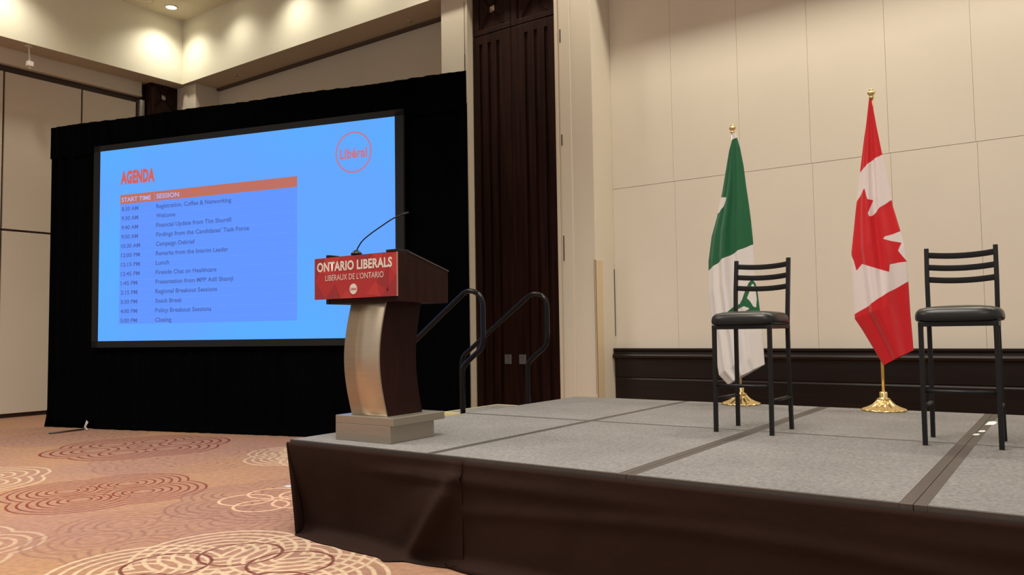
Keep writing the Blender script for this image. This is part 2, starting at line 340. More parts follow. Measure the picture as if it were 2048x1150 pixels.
def leaf(x0, x1, gx, hx):
    o = []
    xs = [x0]+[c for s in gx for c in (s, s+.055)]+[x1]
    for k in range(0, len(xs), 2): o.append((xs[k], xs[k+1], YD, YD+.085, 0, 5.385))
    for s in gx: o.append((s, s+.055, YD, YD+.085, 5.265, 5.385)); o.append((s, s+.055, YD+.028, YD+.085, 0, 5.265))
    lf = B('door_leaf', o, M_wood, door, bevel=.003)
    top = B('door_transom', [(x0, x1, YD, YD+.085, 5.40, 5.47), (x0, x0+.10, YD, YD+.085, 5.47, 6.03), (x1-.10, x1, YD, YD+.085, 5.47, 6.03), (x0, x1, YD+.02, YD+.085, 5.47, 6.03)], M_wood, door, bevel=.003)
    cx = (x0+x1)/2; cross_ridges(top, cx, 5.735, YD+.02, 'y', .20, .24); stud('stud', top, cx, 5.735, YD+.02, 'y')
    B('flush_pull', [(hx-.055, hx+.055, YD-.004, YD+.002, .845, .97), (hx-.04, hx-.03, YD-.008, YD, .855, .96), (hx+.03, hx+.04, YD-.008, YD, .855, .96), (hx-.03, hx+.03, YD-.008, YD, .95, .96)], M_silver_d, lf)
M_silver_d = mat('tarnished_pull', (.30, .29, .29), .4, .6)
leaf(-6.67, -6.03, (-6.567, -6.418, -6.271), -6.143)
leaf(-6.022, -5.26, (-5.804, -5.651, -5.485), -5.908)
d2 = B('door_2', (-14.1, -13.85, 7.86, 8.4, 0, 6.03), M_wood, bevel=.006, kind='structure')
B('door_transom', [(-13.85, -13.83, 7.87, 8.39, 5.36, 5.42), (-13.85, -13.83, 7.87, 7.93, 5.42, 6.0), (-13.85, -13.83, 8.33, 8.39, 5.42, 6.0), (-13.85, -13.83, 7.87, 8.39, 5.96, 6.02)], M_wood, d2, bevel=.003)
cross_ridges(d2, 8.13, 5.80, -13.85, 'x', .17, .2); stud('stud', d2, 8.13, 5.80, -13.85, 'x')

# ------------------------------------------------------------------ ceiling fittings
def lamp(name, x, y, lab, grp, on=True):
    t = thing(name, lab, 'ceiling light', (x, y, 7.25), 0, grp)
    bm = bmesh.new(); lathe(bm, [(.115, 0), (.115, -.012), (.09, -.016), (.085, -.004), (.085, 0)], 32); finish('trim_ring', bm, M_white, t, True)
    bm = bmesh.new(); lathe(bm, [(.084, 0), (.084, -.006), (.02, -.008)], 32); finish('lens', bm, M_lens if on else M_white, t, True)
    return t
M_lens = mat('lit_lens', (1, .9, .7), .4, emit=((1, .88, .62), 14))
lamp('recessed_downlight', -13.07, 7.80, 'bright round recessed downlight in the far corner of the raised ceiling', None)
for x_, y_, e_ in WALL_LAMPS[1:]:
    bm = bmesh.new(); lathe(bm, [(.115, 0), (.115, -.012), (.09, -.016), (.085, -.004), (.085, 0)], 32, (x_, y_)); q = finish('downlight_trim', bm, M_white, ceil, True); q.location.z = 7.25
    bm = bmesh.new(); lathe(bm, [(.084, 0), (.084, -.006), (.02, -.008)], 32, (x_, y_)); q2 = finish('downlight_lens', bm, M_lens, q, True)
t = thing('ceiling_speaker', 'unlit round off-white ceiling speaker grille beside the lit corner downlight', 'speaker', (-13.18, 7.36, 7.25))
bm = bmesh.new(); lathe(bm, [(.15, 0), (.15, -.012), (.135, -.014), (.13, -.006), (.10, -.008), (.095, -.014), (.03, -.016)], 36); finish('grille', bm, M_ceil, t, True)
t = thing('pendant_sprinkler', 'white device hanging on a thin rod under the left soffit', 'sprinkler', (-13.62, 5.66, 6.03))
bm = bmesh.new(); lathe(bm, [(.06, 0), (.055, -.012), (.02, -.02)], 20); finish('ceiling_plate', bm, M_wall, t, True)
bm = bmesh.new(); tube(bm, [(0, 0, -.01), (0.0, .02, -.26)], .013, 8); finish('drop_rod', bm, M_white, t, True)
o = B('sensor_head', [(-.03, .05, -.03, .06, -.34, -.26), (-.01, .03, 0, .03, -.38, -.34)], M_white, t, .004)
for x, y, lb in ((-12.27, 8.58, 'small flush sprinkler cap in the rear soffit above the left end of the drape'), (-8.03, 8.66, 'small flush sprinkler cap in the rear soffit above the right end of the drape')):
    t = thing('soffit_sprinkler', lb, 'sprinkler', (x, y, 6.03), 0, 'flush sprinklers in the rear soffit')
    bm = bmesh.new(); lathe(bm, [(.05, 0), (.05, -.008), (.02, -.012), (.018, -.03), (.03, -.032)], 20); finish('cap', bm, M_soff, t, True)

# ------------------------------------------------------------------ projection screen in its black drapes
AX, AY, AZ = -12.0, 5.33, math.atan2(.269, .963)
scr = thing('projection_screen', 'large projection screen showing a blue agenda slide, framed by black drapes', 'screen', (AX-.0175, AY+.0626, 0), AZ)
x0, x1, z0, z1 = .925, 5.62, 1.225, 3.905
fr = B('screen_border', [(x0-.11, x0, -.075, -.035, z0-.09, z1+.08), (x1, x1+.115, -.075, -.035, z0-.09, z1+.08), (x0-.11, x1+.115, -.075, -.035, z0-.09, z0), (x0-.11, x1+.115, -.075, -.035, z1, z1+.08)], M_frame, scr)
B('frame_truss', [(x0-.09, x0+0.0, .065, .105, .02, z1+.05), (x1+.02, x1+.09, .065, .105, .02, z1+.05), (x0-.09, x1+.09, .065, .105, z1, z1+.05), (x0-.09, x1+.09, .065, .105, z0-.06, z0-.01)], M_blackm, scr)
E_blue = emat('slide_blue', (95, 169, 255), 1.0)
def slide_mat():
    m = bpy.data.materials.new('slide_blue_light'); m.use_nodes = True; nt = m.node_tree; n = nt.nodes; n.clear(); l = nt.links
    tc = n.new('ShaderNodeTexCoord'); nz = n.new('ShaderNodeTexNoise'); nz.inputs['Scale'].default_value = .5; nz.inputs['Detail'].default_value = 1; l.new(tc.outputs['Object'], nz.inputs[0])
    cr = n.new('ShaderNodeValToRGB'); cr.color_ramp.elements[0].position = .35; cr.color_ramp.elements[1].position = .65
    cr.color_ramp.elements[0].color = (*lin((100, 164, 255)), 1); cr.color_ramp.elements[1].color = (*lin((90, 172, 255)), 1); l.new(nz.outputs['Fac'], cr.inputs[0])
    e = n.new('ShaderNodeEmission'); e.inputs[1].default_value = 1.0; l.new(cr.outputs[0], e.inputs[0]); o = n.new('ShaderNodeOutputMaterial'); l.new(e.outputs[0], o.inputs[0]); return m
sf = B('screen_surface', (x0-.01, x1+.01, -.064, -.045, z0-.01, z1+.01), [slide_mat(), M_frame], scr)
for p in sf.data.polygons: p.material_index = 0 if p.center.y < -.0635 else 1
E_org = emat('slide_header_orange', (188, 112, 98)); E_tab = emat('slide_table_blue', (98, 148, 252)); E_txt = emat('slide_text', (78, 102, 176)); E_hd = emat('slide_header_text', (176, 178, 238)); E_logo = emat('slide_logo', (190, 118, 140)); E_ttl = emat('slide_title_red', (204, 98, 92))
E_rule = emat('slide_table_rule', (106, 154, 252))
def quadz(name, pts, y, m, par):
    bm = bmesh.new(); bm.faces.new([bm.verts.new((p[0], y, p[1])) for p in pts]); return finish(name, bm, m, par, recalc=False)
quadz('table_panel', ((1.303, 1.455), (4.217, 1.455), (4.217, 3.15), (1.303, 3.15)), -.0655, E_tab, sf)
quadz('table_header', ((1.303, 3.125), (4.219, 3.150), (4.219, 3.288), (1.303, 3.255)), -.0665, E_org, sf)
bm = bmesh.new()
rows = ['8:30 AM|Registration, Coffee & Networking', '9:30 AM|Welcome', '9:40 AM|Financial Update from Tim Shortill', "9:50 AM|Findings from the Candidates' Task Force", '10:30 AM|Campaign Debrief',
        '12:00 PM|Remarks from the Interim Leader', '12:15 PM|Lunch', '12:45 PM|Fireside Chat on Healthcare', '1:45 PM|Presentation from MPP Adil Shamji', '2:15 PM|Regional Breakout Sessions', '3:30 PM|Snack Break', '4:00 PM|Policy Breakout Sessions', '5:00 PM|Closing']
for i in range(1, 13):
    z = 3.090-i*.1292; bm.faces.new([bm.verts.new(p) for p in ((1.303, -.0665, z), (4.217, -.0665, z), (4.217, -.0665, z+.007), (1.303, -.0665, z+.007))])
bm.faces.new([bm.verts.new(p) for p in ((1.905, -.0675, 3.14), (1.911, -.0675, 3.14), (1.911, -.0675, 3.25), (1.905, -.0675, 3.25))])
finish('table_rules', bm, E_rule, sf, recalc=False)
wd = [1.251, .329, 1.253, 1.538, .66, 1.21, .231, 1.02, 1.29, 1.03, .455, .94, .278]
for i, rw in enumerate(rows):
    a, b_ = rw.split('|'); z = 3.028-i*.1292
    tw = .296 if len(a) == 7 else .335
    lettering('time_text', a, E_txt, sf, 1.332, 1.332+tw, z, .058, -.0678, .022)
    lettering('session_text', b_, E_txt, sf, 1.945, 1.945+wd[i], z, .060, -.0678, .024)
lettering('slide_title', 'AGENDA', E_ttl, sf, 1.306, 1.912, 3.416, .172, -.0678, .062)
lettering('header_text', 'START TIME', E_hd, sf, 1.329, 1.848, 3.157, .062, -.0678, .02)
lettering('header_text', 'SESSION', E_hd, sf, 1.944, 2.335, 3.164, .064, -.0678, .02)
lettering('logo_text', 'Libéral', E_logo, sf, 4.845, 5.233, 3.449, .128, -.0678, .035)
bm = bmesh.new(); N = 72; ri = []
for k in range(N):
    a = 2*math.pi*k/N; ri.append((bm.verts.new((5.04+.256*math.cos(a), -.0678, 3.518+.258*math.sin(a))), bm.verts.new((5.04+.236*math.cos(a), -.0678, 3.518+.238*math.sin(a)))))
for k in range(N): j = (k+1) % N; bm.faces.new((ri[k][0], ri[j][0], ri[j][1], ri[k][1]))
finish('logo_ring', bm, E_logo, sf, recalc=False)
def drape(name, label, xa, xb, za, zb, y, flare=0.0, sag=None):
    bm = bmesh.new(); nx = max(8, int((xb-xa)/.02)); nz = 30; ph = random.random()*9
    grid = []
    for j in range(nz+1):
        t = j/nz; row = []
        for i in range(nx+1):
            s = i/nx; x = xa+(xb-xa)*s; d = 1-t*.0
            yy = y+.013*math.sin(x*27+ph+1.6*math.sin(x*2.3))*(.55+.45*math.sin(x*5.1+ph))+.004*math.sin(x*61+t*2)
            xx = x; k = (1-t)
            if flare: yy -= flare*max(0, (k-.93)/.07)**1.5; xx += (-.03 if s < .02 and xa < 1 else 0)*max(0, (k-.95)/.05)
            z = za+(zb-za)*t + (sag(x)*(t if zb > 3 else 1-t) if sag else 0)
            row.append(bm.verts.new((xx, yy, max(z, .004))))
        grid.append(row)
    for j in range(nz):
        for i in range(nx): bm.faces.new((grid[j][i], grid[j][i+1], grid[j+1][i+1], grid[j+1][i]))
    o = finish(name, bm, M_velvet, None, True, loc=(AX-.0175, AY+.0626, 0), recalc=False); o.rotation_euler = (0, 0, AZ)
    sd = o.modifiers.new('thickness', 'SOLIDIFY'); sd.thickness = .006
    return tag(o, label, 'drape')
drape('black_drape', 'black velour header drape hanging above the projection screen', -.10, 6.54, 3.90, 4.365, -.012, sag=lambda x: .006*math.sin(x*3.3))
drape('black_drape', 'narrow black side drape left of the projection screen', -.10, .86, .0, 3.99, .018, .02)
drape('black_drape', 'black side drape right of the projection screen, next to the tall dark doors', 5.70, 6.53, .0, 3.99, .018, .05)
drape('black_drape', 'wide black drape hanging from the bottom of the screen to the carpet', .84, 5.695, .0, 1.20, -.006, .03)
bm = bmesh.new(); tube(bm, [(-11.30, 5.50, .01), (-11.24, 5.49, .07), (-11.22, 5.50, .125)], .007, 8); tube(bm, [(-11.24, 5.47, .01), (-11.20, 5.48, .06), (-11.17, 5.49, .11)], .007, 8); tube(bm, [(-11.26, 5.49, .05), (-11.10, 5.45, .012)], .006, 8)
tag(finish('screen_strap', bm, M_white, None, True), 'short white strap ends poking out at the foot of the black drape', 'strap')
bm = bmesh.new(); tube(bm, [(-11.16, 4.98, .012), (-11.20, 5.45, .014)], .012, 8)
tag(finish('stabiliser_bar', bm, M_edge, None, True), 'thin grey bar lying on the carpet in front of the drape foot', 'bar')

# ------------------------------------------------------------------ stage decks
DX, DY, NX = 1.22, 1.82, 5; SX, SY = -4.187, 3.35
place = {0: 'left end', 1: 'second from the left end', 2: 'centre', 3: 'second from the right end', 4: 'right end'}
for j in range(2):
    for i in range(NX):
        xa, xb, ya, yb = SX+i*DX+.001, SX+(i+1)*DX-.001, SY+j*DY+.001, SY+(j+1)*DY-.001
        col = ('under the lectern', 'just right of the lectern', 'in front of the left stool', 'in front of the right stool', 'beyond the right stool')[i] if j == 0 else \
              ('beside the steps', 'behind the lectern, left of the green flag', 'under the green and white flag', 'under the red and white flag', 'behind the right stool, rightmost')[i]
        t = thing('stage_deck', 'grey carpeted stage deck in the %s row, %s' % ('front' if j == 0 else 'rear', col), 'stage deck', (xa, ya, 0), 0, 'grey stage decks')
        W, D = xb-xa, yb-ya
        el = .010 if i in (0, 1) else .036; er = .032 if i == 0 else (.034 if i in (1, 2, 3) else .02)
        el = {0: .010, 1: .014, 2: .044, 3: .048, 4: .048}[i]; er = {0: .042, 1: .044, 2: .048, 3: .048, 4: .02}[i]
        ef = .012 if j == 0 else .022; eb = .022 if j == 0 else .012
        bm = bmesh.new(); nn = 1; box(bm, el, W-er, ef, D-eb, ST-.02, ST); finish('carpet_top', bm, M_deck, t)
        B('edge_frame', [(0, el, 0, D, ST-.05, ST-.0005), (W-er, W, 0, D, ST-.05, ST-.0005), (el, W-er, 0, ef, ST-.05, ST-.0005), (el, W-er, D-eb, D, ST-.05, ST-.0005)], M_edge, t, bevel=.002)
        for lx, ly in ((.12, .12), (W-.12, .12), (.12, D-.12), (W-.12, D-.12)): B('leg', (lx-.02, lx+.02, ly-.02, ly+.02, 0, ST-.05), M_edge, t)

# skirts: brown cloth hung from the deck edge
def skirt(name, label, fn, n, m=26, flip=False):
    bm = bmesh.new(); G = []
    for j in range(m+1):
        t = j/m; G.append([bm.verts.new(fn(i/n, t)) for i in range(n+1)])
    for j in range(m):
        for i in range(n):
            bm.faces.new((G[j][i], G[j+1][i], G[j+1][i+1], G[j][i+1]))
    o = finish(name, bm, M_brown, None, True, recalc=False); sd = o.modifiers.new('thickness', 'SOLIDIFY'); sd.thickness = .004; sd.offset = 0
    return tag(o, label, 'stage skirt', 'brown stage skirts')
def fold(x, t, a):   # soft hanging folds that grow toward the hem
    return a*t*(math.sin(x*6.3+1.1*t)+.5*math.sin(x*15.1+2.0+t)+.35*math.sin(x*3.1-2.4*t))
def s1(s, t):
    x = SX-.008+1.467*s; pull = max(0, s-.40)/.60; sm = lambda q: max(0, min(1, q))**2*(3-2*max(0, min(1, q)))
    tuck = .085*sm(t/.85)*(1-pull)
    y = SY-.014+tuck-abs(fold(x, t, .009))
    y -= .11*pull**1.3*sm(t/.35)*math.exp(-((t-(1.12-.95*pull))/.26)**2)*min(1, (1-s)/.14)*.55
    y -= .055*math.exp(-((s-(.985-.30*max(0, (t-.08)/.9)**1.4))/.045)**2)*sm(t/.3)*sm((1-s)/.05)
    y -= .030*math.exp(-((t-.16-.05*(1-s))/.035)**2)*sm((s-.35)/.5)
    hem = sm((t-.84)/.16)
    y -= hem*(tuck+.02+.05*math.sin(math.pi*min(1, s*1.05)))
    x += .085*t*(1-s)**2+.012*math.sin(t*14)*(1-s)**4*t
    z = (ST-.022)*(1-t/.86) + .006 if t < .86 else .006
    z = (ST-.022)*max(0, 1-t/.90)**.98+.006+.02*math.exp(-((s-.98)/.03)**2)*hem
    return (x, y, z)
skirt('stage_skirt', 'brown cloth stage skirt hanging under the lectern corner, hem spread on the carpet', s1, 90)
def s2(s, t):
    x = SX+1.44+(SX*0+1.0*(SX+NX*DX)-(SX+1.44)+0.0)*s if False else -2.86+(SX+NX*DX+2.86)*s
    y = SY-.008-.010*t-abs(fold(x*.8, t, .008))-.05*max(0, t-.88)/.12
    y -= .014*math.exp(-((t-.18)/.06)**2)*(.5+.5*math.sin(x*2.1+.5))+.010*math.exp(-((t-.42-.1*math.sin(x*1.3))/.05)**2)
    y += .035*t*math.exp(-max(0, x+2.86)/.10)+.045*max(0, t-.7)*math.exp(-max(0, x+2.86)/.12)
    return (x, y, max(.005, (ST-.024)*(1-t)))
skirt('stage_skirt', 'long brown cloth stage skirt along the front right of the stage', s2, 220)
def s3(s, t):
    y = SY-.02+(1.90)*s; x = SX-.010+.10*t*(1-s)-.03*math.sin(y*9+t)*t-.02*t
    return (x, y, max(.006, (ST-.022)*(1-t)))
skirt('stage_skirt', 'brown cloth stage skirt on the left end of the stage facing the screen', s3, 60)

# ------------------------------------------------------------------ steps and hand rails at the back left of the stage
t = thing('stage_steps', 'low portable steps with pale nosing up to the left end of the stage', 'steps', (-4.20, 5.315, 0))
for k, (xa, xb, z) in enumerate(((-.36, -.01, .575), (-.66, -.36, .39), (-.96, -.66, .20))):
    tr_ = B('tread', (xa, xb, 0, .80, z-.03, z), M_deck, t, .003)
    B('nosing', [(xa-.012, xa, 0, .80, z-.03, z+.002), (xa, xb, -.006, .012, z-.03, z+.003), (xa, xb, .788, .806, z-.03, z+.003)], M_yel, tr_)
B('side_panel', [(-.36, -.01, 0, .02, .02, .545), (-.66, -.36, 0, .02, .02, .36), (-.96, -.66, 0, .02, .02, .17)], M_edge, t)
B('side_panel', [(-.36, -.01, .78, .80, .02, .545), (-.66, -.36, .78, .80, .02, .36), (-.96, -.66, .78, .80, .02, .17)], M_edge, t)
def rail(y, x, label):
    t = thing('hand_rail', label, 'hand rail', (x, y, 0), 0, 'hand rails on the stage steps')
    prof = [(0, .45), (0, .97), (.10, 1.06), (.215, 1.15), (.235, 1.30), (.235, 1.50), (.21, 1.60), (.10, 1.64), (-.02, 1.585), (-.50, 1.255), (-.77, 1.06), (-.80, .98), (-.80, .17)]
    pts = [(0, .45), (0, .70), (0, .93), (.018, .985), (.075, 1.038), (.195, 1.128), (.222, 1.175), (.23, 1.25), (.23, 1.38), (.23, 1.50), (.215, 1.56), (.175, 1.605), (.105, 1.63), (.04, 1.62), (-.01, 1.59), (-.25, 1.42), (-.49, 1.247), (-.70, 1.098), (-.77, 1.045), (-.80, .985), (-.81, .90), (-.81, .50), (-.81, .20)]
    bm = bmesh.new(); tube(bm, smooth_path([(p[0], 0, p[1]) for p in pts], 4), .0225, 14); finish('rail_tube', bm, M_blackg, t, True)
    B('mounting_bracket', [(-.03, .03, -.026, .026, .42, .57), (-.84, -.80, -.03, .03, .02, .22)], M_blackm, t, .003)
    return t
rail(5.275, -4.30, 'black bent tube hand rail on the near side of the steps, right behind the lectern')
rail(6.165, -4.23, 'black bent tube hand rail on the far side of the steps, before the dark doors')

# ------------------------------------------------------------------ lectern
lec = thing('lectern', 'lectern with curved bronze metal column, mahogany top and metal base, at the stage corner', 'lectern', (-3.66, 3.50, ST), math.radians(1.5))
B('base', (-.25, .225, 0.0, .42, 0, .108), M_steel2, lec, .003)
B('base_plate', (-.25, .25, 0.0, .50, .108, .158), M_steel2, lec, .003)
def arc(y0, bul, z0, z1, n=24): return [(y0-bul*math.sin(math.pi*k/n), z0+(z1-z0)*k/n) for k in range(n+1)]
zb, zt = .158, .885
f_ = arc(.06, .068, zb, zt); b_ = arc(.395, .058, zb, zt)
bm = bmesh.new(); prism(bm, f_+list(reversed(b_)), -.150, .145, 'x'); c_ = finish('column', bm, M_maho, lec)
bm = bmesh.new(); prism(bm, arc(.052, .068, zb, zt, 40)+list(reversed(arc(.062, .068, zb, zt, 40))), -.154, .149, 'x'); fp = finish('front_plate', bm, M_steel, lec)
fp['label'] = 'curved brushed bronze front plate'
for p in fp.data.polygons: p.use_smooth = len(p.vertices) == 4 and abs(p.normal.x) < .3 and p.area > .002
c_.data.polygons.foreach_set('use_smooth', [False]*len(c_.data.polygons))
YF = .005
bm = bmesh.new(); prism(bm, [(YF, .875), (.50, .875), (.50, 1.085), (.115, 1.185), (YF+.002, 1.185)], -.335, .290, 'x'); finish('reading_desk', bm, M_maho, lec, bevel=.003)
B('front_lip', (-.335, -.31, YF-.006, .10, .875, 1.20), M_blackm, lec, .002); B('front_lip', (.20, .290, YF-.006, .115, 1.185, 1.20), M_blackm, lec, .002)
bm = bmesh.new()
yb_, zb_ = .50, 1.085; th_ = .006
prism(bm, [(.11, 1.1845), (.505, 1.0835), (.505, 1.0915), (.11, 1.193)], .283, .294, 'x'); finish('edge_band', bm, M_edge, lec)
# sign board
R1, R2, R3 = (mat('sign_red', (.37, .017, .020), .5), mat('sign_red_deep', (.27, .015, .020), .5), mat('sign_red_bright', (.43, .028, .026), .5))
sg = B('sign_board', (-.432, .298, YF-.016, YF-.007, .908, 1.180), [R1], lec)
def tri(pts, m, nm='sign_facet'):
    return pts, m
fac = bmesh.new()
TR = [((0, .27), (.10, .27), (0, .12), 1), ((.10, .27), (.25, .27), (.15, .16), 2), ((0, .12), (.10, .0), (0, 0), 1), ((.10, 0), (.24, 0), (.19, .10), 1), ((.24, 0), (.30, .06), (.36, 0), 2),
      ((.36, .272), (.52, .272), (.43, .19), 1), ((.73, .27), (.73, .13), (.62, .22), 2), ((.56, .10), (.66, .18), (.66, .03), 1), ((.73, .13), (.73, 0), (.60, 0), 1), ((.60, 0), (.56, .10), (.47, .02), 2), ((.52, .272), (.62, .272), (.60, .2), 2), ((.10, .27), (.15, .16), (.05, .17), 2)]
for a, b1, c1, k in TR:
    f = fac.faces.new([fac.verts.new((-.432+p[0], YF-.0168, .908+p[1]*.998)) for p in (a, b1, c1)]); f.material_index = k-1
finish('sign_facets', fac, [R2, R3], sg)
M_sw = mat('sign_white', (.66, .60, .54), .5)
lettering('sign_text', 'ONTARIO LIBERALS', M_sw, sg, -.408, .262, 1.092, .060, YF-.0175, .035)
lettering('sign_text', "LIBÉRAUX DE L'ONTARIO", M_sw, sg, -.328, .190, 1.028, .040, YF-.0175, -.004)
bm = bmesh.new(); cv = [bm.verts.new((-.072+.034*math.cos(2*math.pi*k/32), YF-.0175, .966+.034*math.sin(2*math.pi*k/32))) for k in range(32)]; bm.faces.new(cv)
finish('sign_logo', bm, M_sw, sg)
lettering('sign_text', 'Libéral', R1, sg, -.098, -.046, .959, .017, YF-.0182, .02)
B('sign_edge', (.298, .300, YF-.017, YF-.006, .907, 1.181), mat('sign_edge_pale', (.42, .20, .16), .5), sg)
# microphone
mic = thing('gooseneck_microphone', 'thin black gooseneck microphone rising from the lectern top', 'microphone', (-3.765, 3.545, ST+1.189))
bm = bmesh.new(); lathe(bm, [(.036, 0), (.036, .01), (.028, .02), (.012, .032)], 24); finish('mount', bm, M_blackm, mic, True)
bm = bmesh.new(); tube(bm, smooth_path([(0, 0, .02), (.012, 0, .045), (.055, 0, .088), (.13, .0, .128), (.25, .0, .178), (.33, .0, .208), (.40, .0, .224)], 6), .0042, 10); finish('gooseneck', bm, M_blackm, mic, True)
bm = bmesh.new(); tube(bm, [(.398, .0, .2235), (.405, 0, .225), (.455, .0, .231), (.46, .0, .2315)], [.0045, .0062, .0062, .004], 12); finish('capsule', bm, M_blackm, mic, True)

# ------------------------------------------------------------------ bar stools (origin: centre of the feet; front toward -y)
def stool(loc, rz, label):
    t = thing('bar_stool', label, 'stool', loc, rz, 'black metal bar stools')
    L = .0145
    def leg(nm, p, q):
        bm = bmesh.new(); P, Q = Vector(p), Vector(q); d = .013
        for v0, v1 in ((P, Q),):
            a = [bm.verts.new(v0+Vector((sx*d, sy*d, 0))) for sx, sy in ((-1, -1), (1, -1), (1, 1), (-1, 1))]; b = [bm.verts.new(v1+Vector((sx*d, sy*d, 0))) for sx, sy in ((-1, -1), (1, -1), (1, 1), (-1, 1))]
            bm.faces.new(a); bm.faces.new(list(reversed(b)))
            for k in range(4): bm.faces.new((a[k], a[(k+1) % 4], b[(k+1) % 4], b[k]))
        return finish(nm, bm, M_blackm, t, bevel=.003)
    leg('leg', (-.185, -.19, 0), (-.205+.02, -.175, .70)); leg('leg', (.185, -.19, 0), (.185, -.175, .70))
    for s in (-1, 1):
        bm = bmesh.new(); pts = [(s*.185, .19, 0), (s*.18, .185, .45), (s*.18, .19, .72), (s*.183, .215, .95), (s*.183, .245, 1.155)]; d = .0125; rings = []
        for p in pts: rings.append([bm.verts.new(Vector(p)+Vector((a*d, b*d*1.1, 0))) for a, b in ((-1, -1), (1, -1), (1, 1), (-1, 1))])
        for a, b in zip(rings, rings[1:]):
            for k in range(4): bm.faces.new((a[k], a[(k+1) % 4], b[(k+1) % 4], b[k]))
        bm.faces.new(rings[0]); bm.faces.new(list(reversed(rings[-1])))
        finish('leg', bm, M_blackm, t, bevel=.003)
    for z, y0 in ((1.112, .235), (1.036, .228), (.960, .220)):
        bm = bmesh.new(); n = 14; fr_, bk = [], []
        G = []
        for k in range(n+1):
            x = -.178+.356*k/n; yy = y0+.035*(1-(x/.178)**2); zz = z-.010*(1-(x/.178)**2); G.append([bm.verts.new(p) for p in ((x, yy-.004, zz-.018), (x, yy+.004, zz-.018), (x, yy+.004, zz+.018), (x, yy-.004, zz+.018))])
        for a, b in zip(G, G[1:]):
            for k in range(4): bm.faces.new((a[k], a[(k+1) % 4], b[(k+1) % 4], b[k]))
        bm.faces.new(G[0]); bm.faces.new(list(reversed(G[-1])))
        finish('back_slat', bm, M_blackm, t, True, bevel=.002)
    B('seat_frame', [(-.195, .195, -.19, -.165, .672, .70), (-.195, .195, .165, .19, .672, .70), (-.195, -.17, -.165, .165, .672, .70), (.17, .195, -.165, .165, .672, .70)], M_blackm, t, .003)
    # cushion: rounded square, domed top
    bm = bmesh.new(); n = 48; prof = [(.90, .700), (.97, .703), (1.0, .715), (1.0, .735), (.975, .757), (.90, .774), (.75, .783), (.5, .789), (.25, .792)]
    rings = []
    for k_, z in prof:
        ring = []
        for i in range(n):
            a = 2*math.pi*i/n; e = 2/4.6; ca, sa = math.cos(a), math.sin(a)
            x = .222*k_*math.copysign(abs(ca)**e, ca); y = .205*k_*math.copysign(abs(sa)**e, sa)
            if y > .1 : x *= 1-.12*(y-.1)/.1
            ring.append(bm.verts.new((x, y-.01, z)))
        rings.append(ring)
    for a, b in zip(rings, rings[1:]):
        for k in range(n): bm.faces.new((a[k], a[(k+1) % n], b[(k+1) % n], b[k]))
    c = bm.verts.new((0, -.01, .793)); 
    for k in range(n): bm.faces.new((rings[-1][k], rings[-1][(k+1) % n], c))
    bm.faces.new(list(reversed(rings[0])))
    finish('seat_cushion', bm, M_vinyl, t, True)
    bm = bmesh.new(); tube(bm, [(-.185, -.183, .305), (.185, -.183, .305)], .0105, 10); finish('stretcher', bm, M_blackm, t, True)
    for s in (-1, 1):
        bm = bmesh.new(); tube(bm, [(s*.183, -.183, .215), (s*.183, .188, .215)], .0115, 10); finish('stretcher', bm, M_blackm, t, True)
    bm = bmesh.new(); tube(bm, [(-.183, .188, .135), (.183, .188, .135)], .010, 10)
    bm.free()
    return t
s0 = stool((-1.752, 5.20, ST), math.radians(-2), 'black metal bar stool with slatted back, in front of the green and white flag')
dup(s0, (-.533, 5.215, ST), math.radians(1.5), 'black metal bar stool with slatted back, at the right beside the red and white flag')

# ------------------------------------------------------------------ flags on stands
def interp(pl, t):
    # pl sampled by arc length
    d = [0]
    for a, b in zip(pl, pl[1:]): d.append(d[-1]+math.hypot(a[0]-b[0], a[1]-b[1]))
    s = t*d[-1]
    for k in range(len(pl)-1):
        if s <= d[k+1] or k == len(pl)-2:
            u = (s-d[k])/(d[k+1]-d[k]); return (pl[k][0]+(pl[k+1][0]-pl[k][0])*u, pl[k][1]+(pl[k+1][1]-pl[k][1])*u)
def sdf(poly, x, z):
    best = 1e9; inside = False; n = len(poly)
    for i in range(n):
        ax, az = poly[i]; bx, bz = poly[(i+1) % n]; ex, ez = bx-ax, bz-az; wx, wz = x-ax, z-az
        q = max(0, min(1, (wx*ex+wz*ez)/(ex*ex+ez*ez+1e-12))); dx, dz = wx-ex*q, wz-ez*q; best = min(best, dx*dx+dz*dz)
        if (az > z) != (bz > z) and x < (bx-ax)*(z-az)/(bz-az)+ax: inside = not inside
    return (-1 if inside else 1)*math.sqrt(best)
def flag_mat(name, white, colr):
    m = bpy.data.materials.new(name); m.use_nodes = True; n = m.node_tree.nodes; l = m.node_tree.links; b = n['Principled BSDF']
    b.inputs['Roughness'].default_value = .62; b.inputs['Sheen Weight'].default_value = .15; b.inputs['Specular IOR Level'].default_value = .25
    at = n.new('ShaderNodeAttribute'); at.attribute_name = 'design'; mr = n.new('ShaderNodeMapRange'); mr.inputs[1].default_value = -.0015; mr.inputs[2].default_value = .0015; l.new(at.outputs['Fac'], mr.inputs[0])
    mx = n.new('ShaderNodeMix'); mx.data_type = 'RGBA'; l.new(mr.outputs[0], mx.inputs['Factor']); mx.inputs['A'].default_value = (*colr, 1); mx.inputs['B'].default_value = (*white, 1)
    l.new(mx.outputs['Result'], b.inputs['Base Color']); return m
